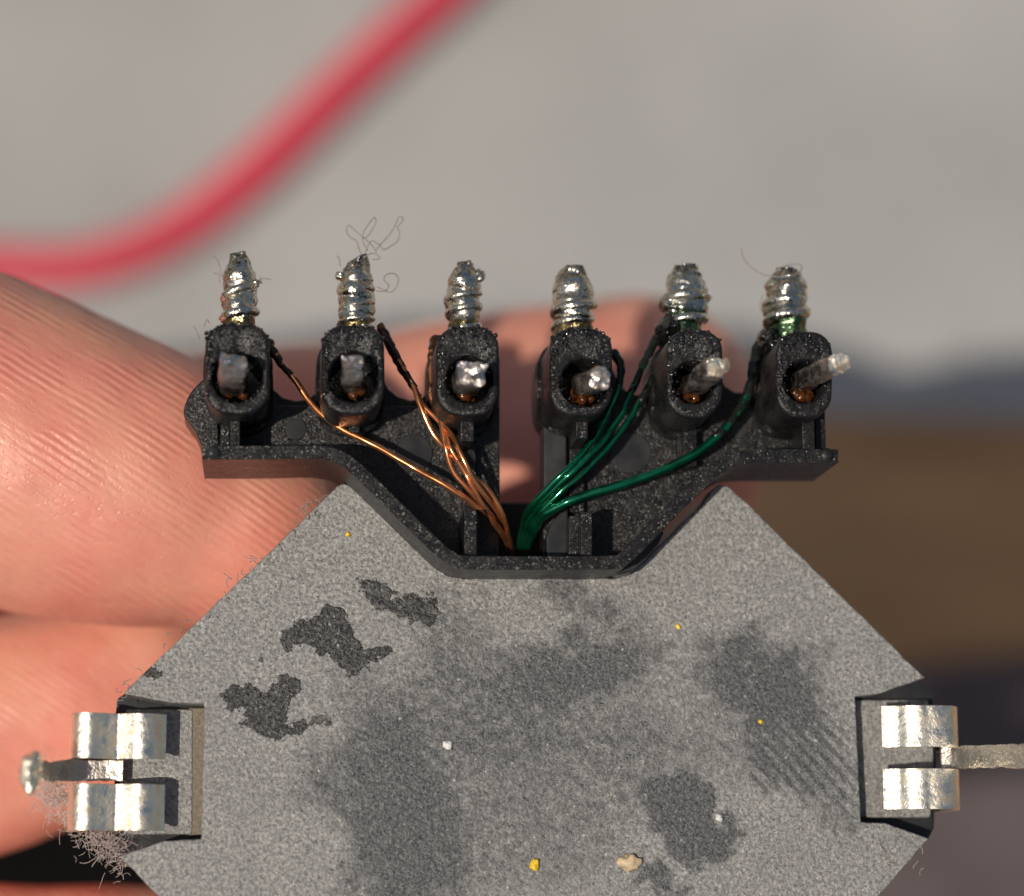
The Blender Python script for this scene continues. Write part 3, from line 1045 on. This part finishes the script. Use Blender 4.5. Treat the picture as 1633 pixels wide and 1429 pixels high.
# flesh flattened against the core and the back of the block
cA, cB = V(197, 1106, 0), V(528, 785, 0)
n1 = Vector((cB.y - cA.y, -(cB.x - cA.x), 0)).normalized()
cC, cD = V(190, 1365, 0), V(520, 1696, 0)
n2 = Vector((-(cD.y - cC.y), cD.x - cC.x, 0)).normalized()
cen = V(840, 1238, 0)
if (cen - cA).dot(n1) < 0:
    n1 = -n1
if (cen - cC).dot(n2) < 0:
    n2 = -n2
xl = V(182, 1230, 0).x
bx0, bx1, by0 = V(285, 700, -66).x, V(1320, 700, -66).x, V(800, 900, -66).y
nv = len(me.vertices)
_co, _no = [0.0] * (3 * nv), [0.0] * (3 * nv)
me.vertices.foreach_get("co", _co)
me.vertex_normals.foreach_get("vector", _no)
for vi in range(nv):
    p = Vector(_co[3 * vi:3 * vi + 3]) / K
    if p.z > -858:
        d = min((p - cA).dot(n1), (p - cC).dot(n2), p.x - xl)
        if d > -3:
            ds = ((p - cA).dot(n1), n1), ((p - cC).dot(n2), n2), (p.x - xl, Vector((1, 0, 0)))
            dd, nn = min(ds, key=lambda q: q[0])
            if (p.z + 858) < dd * 0.8 and p.z < -700:
                p.z = -858
            else:
                p -= nn * (dd + 3)
        if p.z > -70 and bx0 < p.x < bx1 and p.y > by0:
            p.z = -70
    w_ = noise.fractal(p / 160.0, 1.0, 2.0, 2) * 5.0
    p += Vector(_no[3 * vi:3 * vi + 3]) * w_
    _co[3 * vi:3 * vi + 3] = p * K
me.vertices.foreach_set("co", _co)
me.update()
me.materials.clear()
me.materials.append(M['skin'])
me.polygons.foreach_set("use_smooth", [True] * len(me.polygons))
hand = bpy.data.objects.new("hand", me)
col.objects.link(hand)
tag(hand, "bare hand whose fingers and thumb hold the transformer from behind", "hand")

# ================================================================== LINT AND SPECKS
def fibre(pts, r=1.1):
    return tube([V(*q) for q in pts], [r, r], 5, 6)


def curl(x, y, z, n=7, step=12.0, turn=0.7, a=None):
    a = random.uniform(0, 6.28) if a is None else a
    k = random.uniform(-turn, turn)
    pts = [(x, y, z)]
    for _ in range(n):
        a += k + random.uniform(-turn, turn) * 0.6
        x += math.cos(a) * step
        y += math.sin(a) * step
        z += random.uniform(-3, 3)
        pts.append((x, y, z))
    return pts


f = [[(580, 412, 20), (585, 396, 22), (592, 384, 24), (604, 390, 26), (612, 398, 24), (624, 392, 20), (634, 384, 20), (637, 372, 22), (634, 362, 24), (643, 350, 26), (636, 346, 24), (630, 360, 20), (620, 375, 18), (608, 388, 20), (600, 398, 20)],
     [(578, 410, 18), (572, 396, 16), (568, 384, 14), (558, 378, 12), (552, 366, 12), (557, 360, 14), (566, 368, 16), (578, 378, 18), (592, 390, 20), (600, 402, 22)],
     [(586, 400, 20), (578, 384, 24), (580, 370, 26), (590, 354, 26), (598, 347, 24), (599, 356, 20), (590, 372, 18), (583, 380, 18)],
     [(600, 464, 30), (612, 464, 34), (620, 456, 36), (612, 446, 36), (616, 438, 36), (628, 436, 34), (635, 444, 30), (632, 458, 26), (622, 466, 24), (612, 462, 22), (602, 458, 20)],
     [(570, 418, 24), (584, 408, 30), (596, 404, 30), (606, 412, 28), (594, 414, 24)],
     [(542, 424, 24), (541, 414, 26), (538, 408, 26)]]
o = obj("lint_tuft", join(*[fibre(q, 1.0) for q in f]), 'lint', None, True)
tag(o, "curly grey lint fibres caught on tip of the second solder post from left", "lint", kind="stuff")
f = [[(352, 440, 20), (350, 424, 24), (344, 412, 26), (338, 408, 26)], [(350, 452, 20), (349, 438, 22), (340, 436, 24)], [(410, 448, 26), (420, 444, 28), (432, 446, 30)],
     [(412, 446, 24), (418, 452, 26), (414, 440, 30)], [(325, 520, 60), (330, 510, 64), (334, 516, 70)], [(318, 540, 60), (312, 526, 60), (309, 520, 58)]]
o = obj("lint_tuft", join(*[fibre(q, 0.9) for q in f]), 'lint', None, True)
tag(o, "few short dark fibres beside the leftmost solder post", "lint", kind="stuff")
f = [[(1182, 397, 30), (1186, 412, 32), (1198, 426, 30), (1214, 436, 34), (1230, 441, 50), (1250, 441, 56), (1268, 438, 50), (1278, 430, 40), (1276, 422, 30), (1262, 422, 24), (1246, 426, 30)],
     [(1216, 470, 20), (1212, 490, 18), (1220, 506, 16), (1214, 520, 14)]]
o = obj("lint_tuft", join(*[fibre(q, 0.9) for q in f]), 'lint', None, True)
tag(o, "single fine hair looped round the rightmost solder post tip", "lint", kind="stuff")

# fuzz ball trapped below the left clip
parts = []
for k in range(900):
    t = random.random()
    x = 95 + 105 * t + random.gauss(0, 16)
    y = 1268 + 100 * t + random.gauss(0, 17)
    if random.random() < 0.3:
        x, y = 82 + random.gauss(0, 12), 1262 + random.gauss(0, 22)
    parts.append(fibre(curl(x, y, random.uniform(-120, -20), 4, random.choice((2.0, 3.0, 4.0, 7.0)), 0.55), random.uniform(0.28, 0.5)))
o = obj("lint_tuft", join(*parts), 'lint_pink', None, True)
tag(o, "brownish fuzzy lint clump under the left spring clip", "lint", kind="stuff")
# stray fibres along the core edge and the skin
parts = []
for k in range(46):
    t = random.random()
    parts.append(fibre(curl(185 + 345 * t + random.gauss(-4, 6), 1118 - 335 * t + random.gauss(0, 6), random.uniform(-14, 6), 4, random.uniform(2.5, 6), 0.9), 0.7))
for k in range(10):
    parts.append(fibre(curl(1395 + 85 * random.random(), 1430 - 90 * random.random(), random.uniform(-6, 4), 4, random.uniform(3, 6), 0.9), 0.8))
o = obj("lint_tuft", join(*parts), 'lint', None, True)
tag(o, "fine stray fibres along the upper left edge of the grey core", "lint", kind="stuff")

specks = [
    ("paint_speck", 852, 1379, (6.5, 9, 5), 'yellow', "largest bright yellow speck near the bottom of the grey core"),
    ("paint_speck", 1081, 999, (3.4, 4.6, 3), 'yellow', "tiny yellow speck on the upper right of the grey core"),
    ("paint_speck", 1213, 1151, (3, 3.4, 3), 'yellow', "tiny yellow speck on the right of the core, toward the right clip"),
    ("paint_speck", 555, 852, (3.6, 3.6, 3), 'yellow', "tiny yellow speck near the left peak of the core"),
    ("dirt_chip", 1004, 1376, (17, 13, 7), 'tan', "tan crumb right of the largest yellow speck on the core"),
    ("dirt_crumb", 1147, 1304, (6, 6, 5), 'white', "white crumb on the dark smudge at lower right of the core"),
    ("dirt_crumb", 714, 1188, (8, 6, 4), 'white', "pale crumb at the centre of the grey core")]
for i, (nm, x, y, r, m, lb) in enumerate(specks):
    o = obj(nm, blob(V(x, y, r[2] * 0.5), r, i + 5, 0.5, 0.7, 3), m, None, True)
    tag(o, lb, "speck" if nm == "paint_speck" else "crumb")
